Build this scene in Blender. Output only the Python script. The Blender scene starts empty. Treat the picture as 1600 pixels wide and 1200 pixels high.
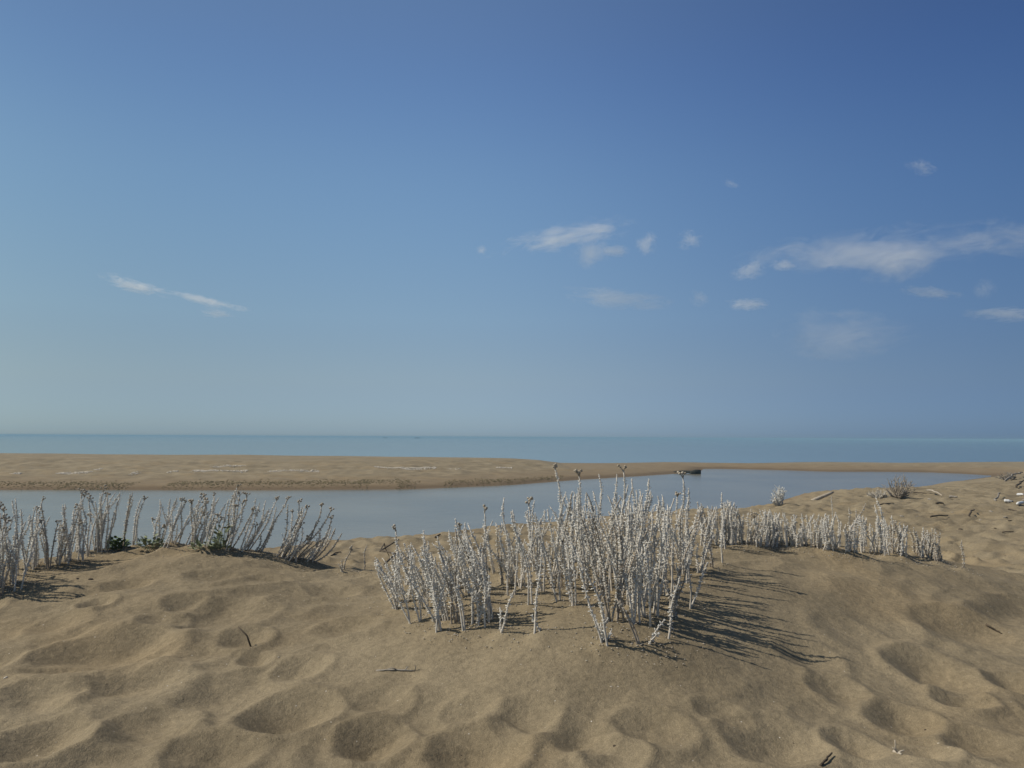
import bpy, math
import numpy as np
from mathutils import Vector, Matrix

# ------------------------------------------------------------------ camera
sc = bpy.context.scene
F = 1331.0                      # focal length in photo pixels (1600 wide)
EYE = 0.70                      # eye height over the foot of the dune plants
PITCH = math.atan((683 - 600) / F)
ROLL = math.radians(0.28)
cam_d = bpy.data.cameras.new('camera')
cam_d.sensor_width = 36.0
cam_d.lens = 36.0 * F / 1600.0
cam_d.clip_start = 0.05
cam_d.clip_end = 60000
cam = bpy.data.objects.new('camera', cam_d)
sc.collection.objects.link(cam)
cam.location = (0, 0, EYE)
CAM_ROT = Matrix.Rotation(math.pi / 2 + PITCH, 3, 'X') @ Matrix.Rotation(ROLL, 3, 'Z')
cam.rotation_euler = CAM_ROT.to_euler()
sc.camera = cam

# ------------------------------------------------------------------ sun, sky, exposure
SUN_EL = math.radians(45)
SUN_AZ = math.radians(-91)      # from +Y (view direction) towards +X
sun_dir = Vector((math.sin(SUN_AZ) * math.cos(SUN_EL), math.cos(SUN_AZ) * math.cos(SUN_EL), math.sin(SUN_EL)))
sd = bpy.data.lights.new('sun', 'SUN')
sd.energy = 4.6
sd.angle = math.radians(0.53)
sd.color = (1.0, 0.92, 0.79)
so = bpy.data.objects.new('sun', sd)
sc.collection.objects.link(so)
so.rotation_euler = sun_dir.to_track_quat('Z', 'Y').to_euler()
so.location = (-20, 8, 20)

world = bpy.data.worlds.new('World')
sc.world = world
world.use_nodes = True
wn, wl = world.node_tree.nodes, world.node_tree.links
wn.clear()
w_out = wn.new('ShaderNodeOutputWorld')
w_bg = wn.new('ShaderNodeBackground')
w_sky = wn.new('ShaderNodeTexSky')
w_sky.sky_type = 'NISHITA'
w_sky.sun_disc = False
w_sky.sun_elevation = SUN_EL
w_sky.sun_rotation = SUN_AZ
w_sky.altitude = 0
w_sky.air_density = 1.0
w_sky.dust_density = 0.3
w_sky.ozone_density = 3.0
# hazier and paler towards the horizon and the sun, deep blue away from it
w_tc = wn.new('ShaderNodeTexCoord')
w_sep = wn.new('ShaderNodeSeparateXYZ')
wl.new(w_tc.outputs['Generated'], w_sep.inputs[0])
SKY_K = 1.55


def sky_ramp(out, lo, hi, stops):
    mr = wn.new('ShaderNodeMapRange')
    mr.inputs['From Min'].default_value = lo
    mr.inputs['From Max'].default_value = hi
    wl.new(out, mr.inputs['Value'])
    r = wn.new('ShaderNodeValToRGB')
    r.color_ramp.interpolation = 'CARDINAL'
    while len(r.color_ramp.elements) < len(stops):
        r.color_ramp.elements.new(0.5)
    for e, (p, c) in zip(r.color_ramp.elements, stops):
        e.position = (p - lo) / (hi - lo)
        e.color = (*c, 1)
    wl.new(mr.outputs[0], r.inputs['Fac'])
    return r.outputs['Color']


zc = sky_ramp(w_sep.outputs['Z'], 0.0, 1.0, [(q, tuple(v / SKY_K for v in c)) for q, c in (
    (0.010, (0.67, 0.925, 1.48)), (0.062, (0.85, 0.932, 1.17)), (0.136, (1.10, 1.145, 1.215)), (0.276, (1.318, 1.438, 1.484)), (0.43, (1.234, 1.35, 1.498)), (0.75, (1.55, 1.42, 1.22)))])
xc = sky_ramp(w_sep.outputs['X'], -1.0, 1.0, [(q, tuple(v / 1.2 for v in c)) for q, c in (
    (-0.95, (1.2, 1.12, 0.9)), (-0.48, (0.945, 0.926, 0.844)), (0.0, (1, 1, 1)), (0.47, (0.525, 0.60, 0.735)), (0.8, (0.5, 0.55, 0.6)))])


def sky_mul(a_, b_):
    x = wn.new('ShaderNodeMix')
    x.data_type = 'RGBA'
    x.blend_type = 'MULTIPLY'
    x.inputs[0].default_value = 1.0
    wl.new(a_, x.inputs[6])
    wl.new(b_, x.inputs[7])
    return x.outputs[2]


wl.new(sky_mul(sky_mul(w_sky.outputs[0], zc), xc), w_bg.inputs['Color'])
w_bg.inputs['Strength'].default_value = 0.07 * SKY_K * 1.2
wl.new(w_bg.outputs[0], w_out.inputs['Surface'])

vs = sc.view_settings
vs.view_transform = 'Standard'
vs.look = 'None'
vs.exposure = 0.0
vs.gamma = 1.0
sc.render.engine = 'CYCLES'
sc.cycles.volume_bounces = 5
sc.cycles.max_bounces = 8
sc.cycles.use_denoising = True

COL = sc.collection
rng = np.random.default_rng(7)

# ------------------------------------------------------------------ small helpers
CR = np.array(CAM_ROT)


def ray(px, py):
    d = CR @ np.array([(px - 800) / F, (600 - py) / F, -1.0])
    return d / np.linalg.norm(d)


def at_z(px, py, z):
    d = ray(px, py)
    t = (z - EYE) / d[2]
    return np.array([d[0] * t, d[1] * t, z])


def at_y(px, py, y):
    d = ray(px, py)
    return np.array([0, 0, EYE]) + d * (y / d[1])


def smooth(a, b, x):
    t = np.clip((x - a) / (b - a), 0, 1)
    return t * t * (3 - 2 * t)


def _hash(ix, iy, seed):
    h = (ix.astype(np.int64) * 374761393 + iy.astype(np.int64) * 668265263 + seed * 2147483647) & 0xFFFFFFFF
    h = ((h ^ (h >> 13)) * 1274126177) & 0xFFFFFFFF
    return ((h ^ (h >> 16)) & 0xFFFF) / 65535.0


def gnoise(x, y, seed=0):
    ix, iy = np.floor(x), np.floor(y)
    fx, fy = x - ix, y - iy
    u, v = fx**3 * (fx * (fx * 6 - 15) + 10), fy**3 * (fy * (fy * 6 - 15) + 10)
    out = 0
    for dx in (0, 1):
        for dy in (0, 1):
            a = _hash(ix + dx, iy + dy, seed) * 2 * np.pi
            g = np.cos(a) * (fx - dx) + np.sin(a) * (fy - dy)
            out = out + g * (u if dx else 1 - u) * (v if dy else 1 - v)
    return out * 1.5


def mesh_obj(name, V, Fc, mat, parent=None, smooth_sh=True, loc=None):
    me = bpy.data.meshes.new(name)
    V = np.asarray(V, dtype=np.float32)
    if isinstance(Fc, np.ndarray):
        n, k = Fc.shape
        me.vertices.add(len(V))
        me.vertices.foreach_set('co', V.ravel())
        me.loops.add(n * k)
        me.loops.foreach_set('vertex_index', Fc.astype(np.int32).ravel())
        me.polygons.add(n)
        me.polygons.foreach_set('loop_start', np.arange(0, n * k, k, dtype=np.int32))
        me.polygons.foreach_set('loop_total', np.full(n, k, dtype=np.int32))
        me.update(calc_edges=True)
    else:
        me.from_pydata([tuple(map(float, v)) for v in V], [], Fc)
    if smooth_sh:
        me.polygons.foreach_set('use_smooth', np.ones(len(me.polygons), dtype=bool))
    me.materials.append(mat)
    o = bpy.data.objects.new(name, me)
    COL.objects.link(o)
    if parent is not None:
        o.parent = parent
    if loc is not None:
        o.location = [float(c) for c in loc]
    return o


def tag(o, label=None, cat=None, group=None, kind=None):
    if label:
        o['label'] = label
    if cat:
        o['category'] = cat
    if group:
        o['group'] = group
    if kind:
        o['kind'] = kind
    return o


def empty(name, loc, label, cat, group=None):
    o = bpy.data.objects.new(name, None)
    o.empty_display_size = 0.05
    COL.objects.link(o)
    o.location = [float(c) for c in loc]
    return tag(o, label, cat, group)


def tube(path, rad, sides=6, cap=True):
    P = np.asarray(path, float)
    n = len(P)
    R = np.broadcast_to(np.asarray(rad, float), (n,))
    T = np.gradient(P, axis=0)
    T /= np.linalg.norm(T, axis=1)[:, None] + 1e-12
    ref = np.array([0.3, 0.9, 0.1]) if abs(T[:, 2]).mean() > 0.7 else np.array([0.0, 0.0, 1.0])
    A = np.cross(T, ref)
    A /= np.linalg.norm(A, axis=1)[:, None] + 1e-12
    B = np.cross(T, A)
    th = np.arange(sides) / sides * 2 * np.pi
    V = P[:, None, :] + R[:, None, None] * (np.cos(th)[None, :, None] * A[:, None, :] + np.sin(th)[None, :, None] * B[:, None, :])
    V = V.reshape(-1, 3)
    faces = []
    for i in range(n - 1):
        for k in range(sides):
            k2 = (k + 1) % sides
            faces.append((i * sides + k, i * sides + k2, (i + 1) * sides + k2, (i + 1) * sides + k))
    if cap:
        faces.append(tuple(range(sides))[::-1])
        faces.append(tuple((n - 1) * sides + k for k in range(sides)))
    return V, faces


def merge(parts):
    Vs, Fs, off = [], [], 0
    for V, Fc in parts:
        Vs.append(V)
        Fs += [tuple(int(i) + off for i in f) for f in Fc]
        off += len(V)
    return np.concatenate(Vs), Fs


# ------------------------------------------------------------------ materials
def new_mat(name):
    m = bpy.data.materials.new(name)
    m.use_nodes = True
    nt = m.node_tree
    return m, nt.nodes, nt.links, nt.nodes['Principled BSDF']


def noisy_mat(name, c1, c2, scale, rough=0.9, bump=0.0, coord='Object', detail=4, spec=0.2):
    m, n, l, b = new_mat(name)
    tc = n.new('ShaderNodeTexCoord')
    nz = n.new('ShaderNodeTexNoise')
    nz.inputs['Scale'].default_value = scale
    nz.inputs['Detail'].default_value = detail
    l.new(tc.outputs[coord], nz.inputs['Vector'])
    cr = n.new('ShaderNodeValToRGB')
    cr.color_ramp.elements[0].position = 0.35
    cr.color_ramp.elements[1].position = 0.65
    cr.color_ramp.elements[0].color = (*c1, 1)
    cr.color_ramp.elements[1].color = (*c2, 1)
    l.new(nz.outputs['Fac'], cr.inputs['Fac'])
    l.new(cr.outputs['Color'], b.inputs['Base Color'])
    b.inputs['Roughness'].default_value = rough
    b.inputs['Specular IOR Level'].default_value = spec
    if bump:
        bp = n.new('ShaderNodeBump')
        bp.inputs['Strength'].default_value = bump
        bp.inputs['Distance'].default_value = 0.004
        l.new(nz.outputs['Fac'], bp.inputs['Height'])
        l.new(bp.outputs['Normal'], b.inputs['Normal'])
    return m


ZW = -1.10                      # level of the sea and the lagoon


def sand_material():
    m, n, l, b = new_mat('sand')
    geo = n.new('ShaderNodeNewGeometry')
    sep = n.new('ShaderNodeSeparateXYZ')
    l.new(geo.outputs['Position'], sep.inputs[0])

    def noise(scale, detail=3.0, rough=0.5):
        z = n.new('ShaderNodeTexNoise')
        z.inputs['Scale'].default_value = scale
        z.inputs['Detail'].default_value = detail
        z.inputs['Roughness'].default_value = rough
        l.new(geo.outputs['Position'], z.inputs['Vector'])
        return z.outputs['Fac']

    def ramp(fac, p0, p1, c0, c1):
        r = n.new('ShaderNodeValToRGB')
        r.color_ramp.elements[0].position = p0
        r.color_ramp.elements[1].position = p1
        r.color_ramp.elements[0].color = (*c0, 1)
        r.color_ramp.elements[1].color = (*c1, 1)
        l.new(fac, r.inputs['Fac'])
        return r.outputs['Color']

    def mix(fac, a, c, kind='MIX'):
        x = n.new('ShaderNodeMix')
        x.data_type = 'RGBA'
        x.blend_type = kind
        if isinstance(fac, float):
            x.inputs[0].default_value = fac
        else:
            l.new(fac, x.inputs[0])
        for sock, v in ((6, a), (7, c)):
            if isinstance(v, tuple):
                x.inputs[sock].default_value = (*v, 1)
            else:
                l.new(v, x.inputs[sock])
        return x.outputs[2]

    def mapr(v, a, bb, c=0.0, d=1.0):
        x = n.new('ShaderNodeMapRange')
        x.interpolation_type = 'SMOOTHSTEP'
        x.inputs['From Min'].default_value = a
        x.inputs['From Max'].default_value = bb
        x.inputs['To Min'].default_value = c
        x.inputs['To Max'].default_value = d
        l.new(v, x.inputs['Value'])
        return x.outputs[0]

    base = ramp(noise(1.3, 4), 0.36, 0.64, SAND_A, SAND_B)
    # patches stained more ochre
    base = mix(mapr(noise(0.8, 3), 0.52, 0.66, 0.0, 0.45), base, (0.242, 0.182, 0.104))
    mott = ramp(noise(45, 4, 0.65), 0.3, 0.7, (0.80, 0.80, 0.80), (1.14, 1.14, 1.14))
    base = mix(1.0, base, mott, 'MULTIPLY')
    grain = ramp(noise(420, 2, 0.7), 0.28, 0.72, (0.62, 0.62, 0.64), (1.36, 1.36, 1.34))
    base = mix(1.0, base, grain, 'MULTIPLY')
    # bits of shell and dark grit
    vor = n.new('ShaderNodeTexVoronoi')
    vor.inputs['Scale'].default_value = 60
    l.new(geo.outputs['Position'], vor.inputs['Vector'])
    vs_ = n.new('ShaderNodeSeparateColor')
    l.new(vor.outputs['Color'], vs_.inputs[0])
    near = mapr(vor.outputs['Distance'], 0.10, 0.16, 1.0, 0.0)
    for ch, lo, colr in (('Red', 0.972, (0.5, 0.46, 0.4)), ('Green', 0.955, (0.06, 0.05, 0.035))):
        pick = n.new('ShaderNodeMath')
        pick.operation = 'GREATER_THAN'
        pick.inputs[1].default_value = lo
        l.new(vs_.outputs[ch], pick.inputs[0])
        mul = n.new('ShaderNodeMath')
        mul.operation = 'MULTIPLY'
        l.new(pick.outputs[0], mul.inputs[0])
        l.new(near, mul.inputs[1])
        base = mix(mul.outputs[0], base, colr)
    # wet, darker and browner sand close to the water level
    wz = n.new('ShaderNodeMath')
    wz.operation = 'MULTIPLY_ADD'
    l.new(noise(0.9, 4), wz.inputs[0])
    wz.inputs[1].default_value = 0.12
    l.new(sep.outputs['Z'], wz.inputs[2])
    wet = mapr(wz.outputs[0], ZW + 0.09, ZW + 0.20, 1.0, 0.0)
    base = mix(wet, base, (0.085, 0.066, 0.045))
    damp = mapr(wz.outputs[0], ZW + 0.18, ZW + 0.42, 0.55, 0.0)
    base = mix(damp, base, (0.175, 0.122, 0.070))
    l.new(base, b.inputs['Base Color'])
    b.inputs['Roughness'].default_value = 0.95
    b.inputs['Specular IOR Level'].default_value = 0.15
    b1 = n.new('ShaderNodeBump')
    b1.inputs['Strength'].default_value = 0.7
    b1.inputs['Distance'].default_value = 0.010
    l.new(noise(38, 5, 0.65), b1.inputs['Height'])
    b2 = n.new('ShaderNodeBump')
    b2.inputs['Strength'].default_value = 0.8
    b2.inputs['Distance'].default_value = 0.003
    l.new(noise(360, 2, 0.6), b2.inputs['Height'])
    l.new(b1.outputs[0], b2.inputs['Normal'])
    l.new(b2.outputs[0], b.inputs['Normal'])
    return m


SAND_A, SAND_B = (0.196, 0.158, 0.101), (0.252, 0.206, 0.134)


def water_material(name, col, rough, s1, s2, bump, dist, stretch):
    m, n, l, b = new_mat(name)
    geo = n.new('ShaderNodeNewGeometry')
    mp = n.new('ShaderNodeMapping')
    mp.inputs['Scale'].default_value = stretch
    l.new(geo.outputs['Position'], mp.inputs['Vector'])
    z1 = n.new('ShaderNodeTexNoise')
    z1.inputs['Scale'].default_value = s1
    z1.inputs['Detail'].default_value = 5
    l.new(mp.outputs[0], z1.inputs['Vector'])
    bp = n.new('ShaderNodeBump')
    bp.inputs['Strength'].default_value = bump
    bp.inputs['Distance'].default_value = dist
    l.new(z1.outputs['Fac'], bp.inputs['Height'])
    l.new(bp.outputs[0], b.inputs['Normal'])
    z2 = n.new('ShaderNodeTexNoise')
    z2.inputs['Scale'].default_value = s2
    z2.inputs['Detail'].default_value = 3
    l.new(mp.outputs[0], z2.inputs['Vector'])
    cr = n.new('ShaderNodeValToRGB')
    cr.color_ramp.elements[0].position = 0.35
    cr.color_ramp.elements[1].position = 0.65
    cr.color_ramp.elements[0].color = (*[c * 0.85 for c in col], 1)
    cr.color_ramp.elements[1].color = (*[c * 1.15 for c in col], 1)
    l.new(z2.outputs['Fac'], cr.inputs['Fac'])
    l.new(cr.outputs['Color'], b.inputs['Base Color'])
    b.inputs['Roughness'].default_value = rough
    b.inputs['IOR'].default_value = 1.33
    return m


M_SAND = sand_material()
M_LAGOON = water_material('lagoon_water', (0.155, 0.143, 0.105), 0.18, 2.2, 0.25, 0.35, 0.03, (1, 1, 1))
M_LAGOON.node_tree.nodes['Principled BSDF'].inputs['Specular IOR Level'].default_value = 0.33
M_SEA = water_material('sea_water', (0.060, 0.095, 0.095), 0.10, 0.9, 0.02, 0.12, 0.20, (0.5, 1, 1))
M_SEA.node_tree.nodes['Principled BSDF'].inputs['Specular IOR Level'].default_value = 0.65
M_STALK = noisy_mat('pale_stalk', (0.42, 0.38, 0.32), (0.60, 0.56, 0.49), 60)
M_DRYSTALK = noisy_mat('dry_stalk', (0.22, 0.18, 0.135), (0.38, 0.33, 0.27), 60)
def leaf_mat(name, c1, c2, trans):
    m = noisy_mat(name, c1, c2, 45, rough=1.0, spec=0.05)
    n, l = m.node_tree.nodes, m.node_tree.links
    b = n['Principled BSDF']
    t = n.new('ShaderNodeBsdfTranslucent')
    l.new(b.inputs['Base Color'].links[0].from_socket, t.inputs['Color'])
    x = n.new('ShaderNodeMixShader')
    x.inputs[0].default_value = trans
    l.new(b.outputs[0], x.inputs[1])
    l.new(t.outputs[0], x.inputs[2])
    l.new(x.outputs[0], n['Material Output'].inputs['Surface'])
    return m


M_LEAF = leaf_mat('woolly_leaf', (0.67, 0.66, 0.62), (0.86, 0.85, 0.81), 0.36)
M_LEAF_G = leaf_mat('grey_leaf', (0.58, 0.56, 0.50), (0.76, 0.74, 0.68), 0.34)
M_DEAD = leaf_mat('dead_leaf', (0.44, 0.39, 0.32), (0.62, 0.57, 0.49), 0.30)
M_DRYHEAD = noisy_mat('dry_flower', (0.27, 0.235, 0.18), (0.44, 0.39, 0.32), 90, rough=1.0)
M_GREEN = noisy_mat('green_leaf', (0.09, 0.14, 0.04), (0.15, 0.21, 0.07), 40, rough=0.6, spec=0.3)
M_DGREEN = noisy_mat('dull_green_leaf', (0.13, 0.155, 0.09), (0.22, 0.245, 0.15), 40, rough=0.8)
M_WOOD = noisy_mat('dark_twig', (0.045, 0.035, 0.025), (0.11, 0.085, 0.06), 50, bump=0.5)
M_PALEWOOD = noisy_mat('bleached_wood', (0.26, 0.22, 0.17), (0.42, 0.37, 0.30), 30, bump=0.5)
M_GREYWOOD = noisy_mat('grey_wood', (0.15, 0.13, 0.11), (0.30, 0.27, 0.23), 30, bump=0.5)
M_WETLOG = noisy_mat('wet_log', (0.012, 0.014, 0.012), (0.04, 0.038, 0.03), 6)
M_SHELL = noisy_mat('shell', (0.42, 0.37, 0.30), (0.58, 0.53, 0.45), 80, rough=0.5)
M_WHITE = noisy_mat('white_plastic', (0.55, 0.55, 0.54), (0.7, 0.7, 0.69), 8, rough=0.4)
M_WEED = noisy_mat('seaweed', (0.085, 0.070, 0.032), (0.17, 0.14, 0.07), 3, coord='Object')
M_HULL = noisy_mat('boat_hull', (0.05, 0.07, 0.10), (0.07, 0.09, 0.13), 1, rough=0.4)
M_CABIN = noisy_mat('boat_cabin', (0.35, 0.35, 0.34), (0.45, 0.45, 0.44), 1, rough=0.4)

# ------------------------------------------------------------------ the lie of the land
near_shore = [(540, 852), (620, 846), (700, 837), (820, 828), (900, 821), (1000, 815), (1100, 810), (1185, 797),
              (1225, 781), (1300, 778), (1360, 775), (1420, 767), (1470, 757), (1510, 750), (1548, 745)]
far_shore = [(1548, 743), (1500, 740), (1450, 738), (1380, 737), (1300, 737), (1200, 734), (1130, 732.5), (1100, 732.5),
             (1094, 737), (1060, 740), (1000, 744), (900, 750), (800, 758), (640, 764.5), (400, 766), (0, 765.5)]
LAG = [(-60, 9.5), (-8, 11.0), (-4.5, 12.5)] + [tuple(at_z(a, b, ZW)[:2]) for a, b in near_shore + far_shore]
LAG += [(-60, LAG[-1][1] + 1.0)]
LAG = np.array(LAG)


def sdf_poly(x, y, poly):
    d = np.full(x.shape, 1e9)
    inside = np.zeros(x.shape, bool)
    n = len(poly)
    for i in range(n):
        ax, ay = poly[i]
        bx, by = poly[(i + 1) % n]
        ex, ey = bx - ax, by - ay
        t = np.clip(((x - ax) * ex + (y - ay) * ey) / (ex * ex + ey * ey + 1e-12), 0, 1)
        d = np.minimum(d, (x - ax - t * ex) ** 2 + (y - ay - t * ey) ** 2)
        cross = ((ay > y) != (by > y))
        with np.errstate(divide='ignore', invalid='ignore'):
            xi = ex * (y - ay) / (ey if ey != 0 else 1e-12) + ax
        inside ^= cross & (x < xi)
    d = np.sqrt(d)
    return np.where(inside, -d, d)


def sea_edge(x):
    return np.interp(x, [-70, -20, 0, 2, 10, 30, 70], [56, 55, 54, 54, 57, 58, 58]) + 0.6 * gnoise(x * 0.15, x * 0 + 3.3, 5)


# the near dune: pixel positions with a guessed height, turned into world points
ctrl_px = [
    (-250, 1200, -.15), (100, 1200, -.16), (450, 1200, -.17), (800, 1200, -.16), (1100, 1200, -.16), (1400, 1200, -.19), (1850, 1200, -.24),
    (-250, 1090, -.12), (100, 1090, -.12), (400, 1090, -.13), (700, 1090, -.10), (950, 1090, -.09), (1250, 1110, -.16), (1500, 1110, -.19), (1850, 1110, -.23),
    (-300, 1000, -.07), (0, 1000, -.08), (250, 1000, -.06), (500, 1000, -.06), (660, 1000, -.025), (800, 1010, -.01), (950, 1020, -.005), (1100, 1020, -.03), (1250, 1050, -.11), (1400, 1050, -.15), (1650, 1050, -.20), (1900, 1050, -.22),
    (-300, 950, -.02), (0, 945, -.03), (250, 940, -.01), (480, 945, -.03), (620, 940, -.03), (700, 930, .03), (900, 925, .06), (1100, 930, .055), (1250, 950, -.005), (1400, 960, -.07), (1620, 965, -.15), (1850, 980, -.2),
    (-250, 900, .03), (0, 905, .01), (120, 880, .03), (240, 858, .075), (330, 860, .07), (400, 868, .05), (480, 884, .02), (560, 906, -.03),
    (620, 895, -.03), (700, 880, .05), (850, 868, .10), (1000, 862, .105), (1150, 857, .105), (1300, 862, .085), (1400, 871, .05), (1500, 888, -.01), (1610, 920, -.11), (1800, 950, -.18)]
ctrl = [at_z(a, b, c) for a, b, c in ctrl_px]
for xx, z1, z2, z3 in ((-7, -.2, -.5, -.75), (-4, -.2, -.5, -.75), (-2.3, -.18, -.5, -.75), (-1.2, -.25, -.52, -.72), (-.3, -.12, -.45, -.7),
                       (.6, -.05, -.38, -.62), (1.5, -.05, -.36, -.58), (2.5, -.10, -.38, -.56), (3.6, -.24, -.44, -.55), (5.5, -.33, -.46, -.52), (8, -.33, -.46, -.5)):
    ctrl += [np.array([xx, 5.6, z1]), np.array([xx, 6.9, z2]), np.array([xx, 8.6, z3])]
for xx in (-6, -3, -1, 1, 3, 6):
    ctrl += [np.array([xx, 1.6, -.19]), np.array([xx, .3, -.22]), np.array([xx, -3, -.25])]
ctrl = np.array(ctrl)
_cx, _cy, _cz = ctrl.T


def _tps_fit():
    n = len(ctrl)
    r2 = (_cx[:, None] - _cx[None]) ** 2 + (_cy[:, None] - _cy[None]) ** 2
    K = 0.5 * r2 * np.log(r2 + 1e-9) + np.eye(n) * 0.02
    P = np.stack([np.ones(n), _cx, _cy], 1)
    A = np.block([[K, P], [P.T, np.zeros((3, 3))]])
    return np.linalg.solve(A, np.concatenate([_cz, np.zeros(3)]))


_tw = _tps_fit()


def dune(x, y):
    out = _tw[-3] + _tw[-2] * x + _tw[-1] * y
    for i in range(len(ctrl)):
        r2 = (x - _cx[i]) ** 2 + (y - _cy[i]) ** 2
        out = out + _tw[i] * 0.5 * r2 * np.log(r2 + 1e-9)
    return np.clip(out, -1.3, 0.4)


def bank(x, y):
    s = sdf_poly(x, y, LAG)
    hb = np.interp(x, [-10, -3, 1, 5, 9, 14, 20, 30], [.34, .36, .42, .50, .50, .47, .62, .85])
    near = np.where(s > 0, hb * (1 - np.exp(-s / 1.3)), 0.12 * s)
    near = near + 0.05 * gnoise(x * .5, y * .5, 11) * smooth(0, 1.5, s)
    # the far bar between lagoon and sea
    crest = np.interp(x, [-40, -20, -8, 0.0, 1.6, 3, 8, 14, 20, 26, 40], [.72, .71, .66, .58, .48, .24, .20, .22, .28, .30, .4])
    sea = sea_edge(x) - y
    rise = 0.055 * s + 0.10 * smooth(0.1, 0.9, s) * np.interp(x, [-30, 0, 8, 40], [1, 1, .6, .6])
    rise = rise + 0.05 * gnoise(x * .35, y * .8, 21) * smooth(2, 6, s) + 0.045 * gnoise(x * 1.1, y * 1.6, 22) * smooth(1, 3, s) + .035 * gnoise(x * 2.6, y * 3.4, 24) * smooth(1, 4, s)
    far = np.minimum(np.where(s > 0, rise, .12 * s), crest + .05 * gnoise(x * .22, y * .3, 23))
    far = np.minimum(far, np.where(sea > 0, 0.13 * sea, 0.05 * sea))
    ymid = np.interp(x, [-30, 5, 14, 19, 24, 45], [22, 26, 31, 33, 40, 60])
    wfar = smooth(-1.5, 1.5, y - ymid)
    h = near * (1 - wfar) + far * wfar
    return ZW + np.maximum(h, -1.5)


def base_h(x, y):
    w = smooth(6.4, 8.8, y)
    far = np.where(y > 6.0, 1.0, 0.0)
    b = bank(x, y) if np.any(y > 6.0) else np.zeros_like(x)
    d = dune(np.clip(x, -9, 9), np.clip(y, -4, 9))
    return d * (1 - w) + b * w * np.where(far > 0, 1, 0)


def march(fun, px, py, lo=1.2, hi=70.0):
    d = ray(px, py)
    ys = np.concatenate([np.arange(lo, 9, .01), np.arange(9, hi, .05)])
    X, Z = d[0] / d[1] * ys, EYE + d[2] / d[1] * ys
    below = Z <= fun(X, ys)
    k = int(np.argmax(below)) if below.any() else len(ys) - 1
    return np.array([X[k], ys[k], Z[k]])


# dents of old footprints: pixel box centre, pixel width, depth-wise stretch, turn, depth in metres
pits_px = [
    (165, 1028, 150, 1.3, -.5, .050), (205, 1078, 130, 1.2, -.5, .036), (50, 1172, 120, 1.4, -.3, .060), (238, 1146, 100, 1.3, -.5, .038),
    (452, 1124, 112, 1.25, -.4, .055), (352, 965, 110, 1.4, -.5, .040), (385, 1003, 62, 1.2, -.3, .030), (400, 1035, 44, 1.2, 0, .022),
    (470, 1050, 66, 1.3, -.3, .026), (250, 975, 60, 1.2, 0, .022), (290, 950, 56, 1.2, 0, .024), (150, 955, 40, 1.5, 0, .030),
    (90, 985, 70, 1.2, 0, .024), (585, 1165, 90, 1.3, -.2, .040), (745, 1182, 120, 1.3, -.2, .042), (735, 1115, 70, 1.2, -.2, .018),
    (818, 1130, 90, 1.1, 0, .022), (910, 1160, 84, 1.1, -.2, .026), (1020, 1150, 100, 1.1, -.3, .028), (1215, 1164, 130, 1.2, -.2, .034),
    (1336, 1170, 70, 1.4, 0, .034), (1410, 1130, 90, 1.1, -.1, .036), (1462, 1055, 110, 1.25, .15, .055), (1505, 1100, 80, .9, .5, .034),
    (1520, 992, 150, .9, .3, .045), (1560, 1180, 120, 1.3, -.2, .040), (1310, 1085, 70, 1.5, .1, .026), (1265, 1030, 80, 1.2, 0, .020),
    (1330, 990, 90, 1.3, .2, .020), (1590, 1075, 70, 1.2, 0, .035), (420, 910, 60, 1.0, 0, .018), (520, 925, 70, 1.0, 0, .02),
    (200, 915, 60, 1.0, 0, .018), (330, 905, 70, 1.0, 0, .02), (545, 985, 80, 1.1, -.2, .024), (600, 1100, 70, 1.2, 0, .02),
    (1130, 1120, 70, 1.0, 0, .018), (960, 1190, 80, 1.2, -.2, .03), (1450, 1190, 70, 1.2, 0, .024), (330, 1190, 110, 1.2, -.4, .036),
    (60, 1100, 90, 1.2, -.4, .03), (-60, 1050, 110, 1.3, -.4, .04), (1680, 1120, 120, 1.3, 0, .04), (1690, 1000, 110, 1.2, 0, .04)]
PITS = []
for px, py, wpx, st, turn, dep in pits_px:
    c = march(base_h, px, py)
    r = 0.5 * wpx * c[1] / F
    PITS.append((c[0], c[1], r * 1.15, r * 1.05 * st, turn, dep * .88))
prg = np.random.default_rng(21)
for k in range(170):            # trampled right-hand bank and the flat behind the dune
    y = prg.uniform(7.2, 26)
    x = prg.uniform(-.2, .72) * y + prg.uniform(0, 1)
    a = prg.uniform(.10, .17)
    PITS.append((x, y, a, a * prg.uniform(1.2, 2.0), prg.uniform(-1, 1), prg.uniform(.03, .075)))
for k in range(150):            # round about the photographer
    y = prg.uniform(-4, 4.6)
    x = prg.uniform(-5, 5)
    if abs(x) < .62 * y and y > 1.7:
        continue
    a = prg.uniform(.07, .13)
    PITS.append((x, y, a, a * prg.uniform(1.1, 1.7), prg.uniform(-1, 1), prg.uniform(.025, .05)))


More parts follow.
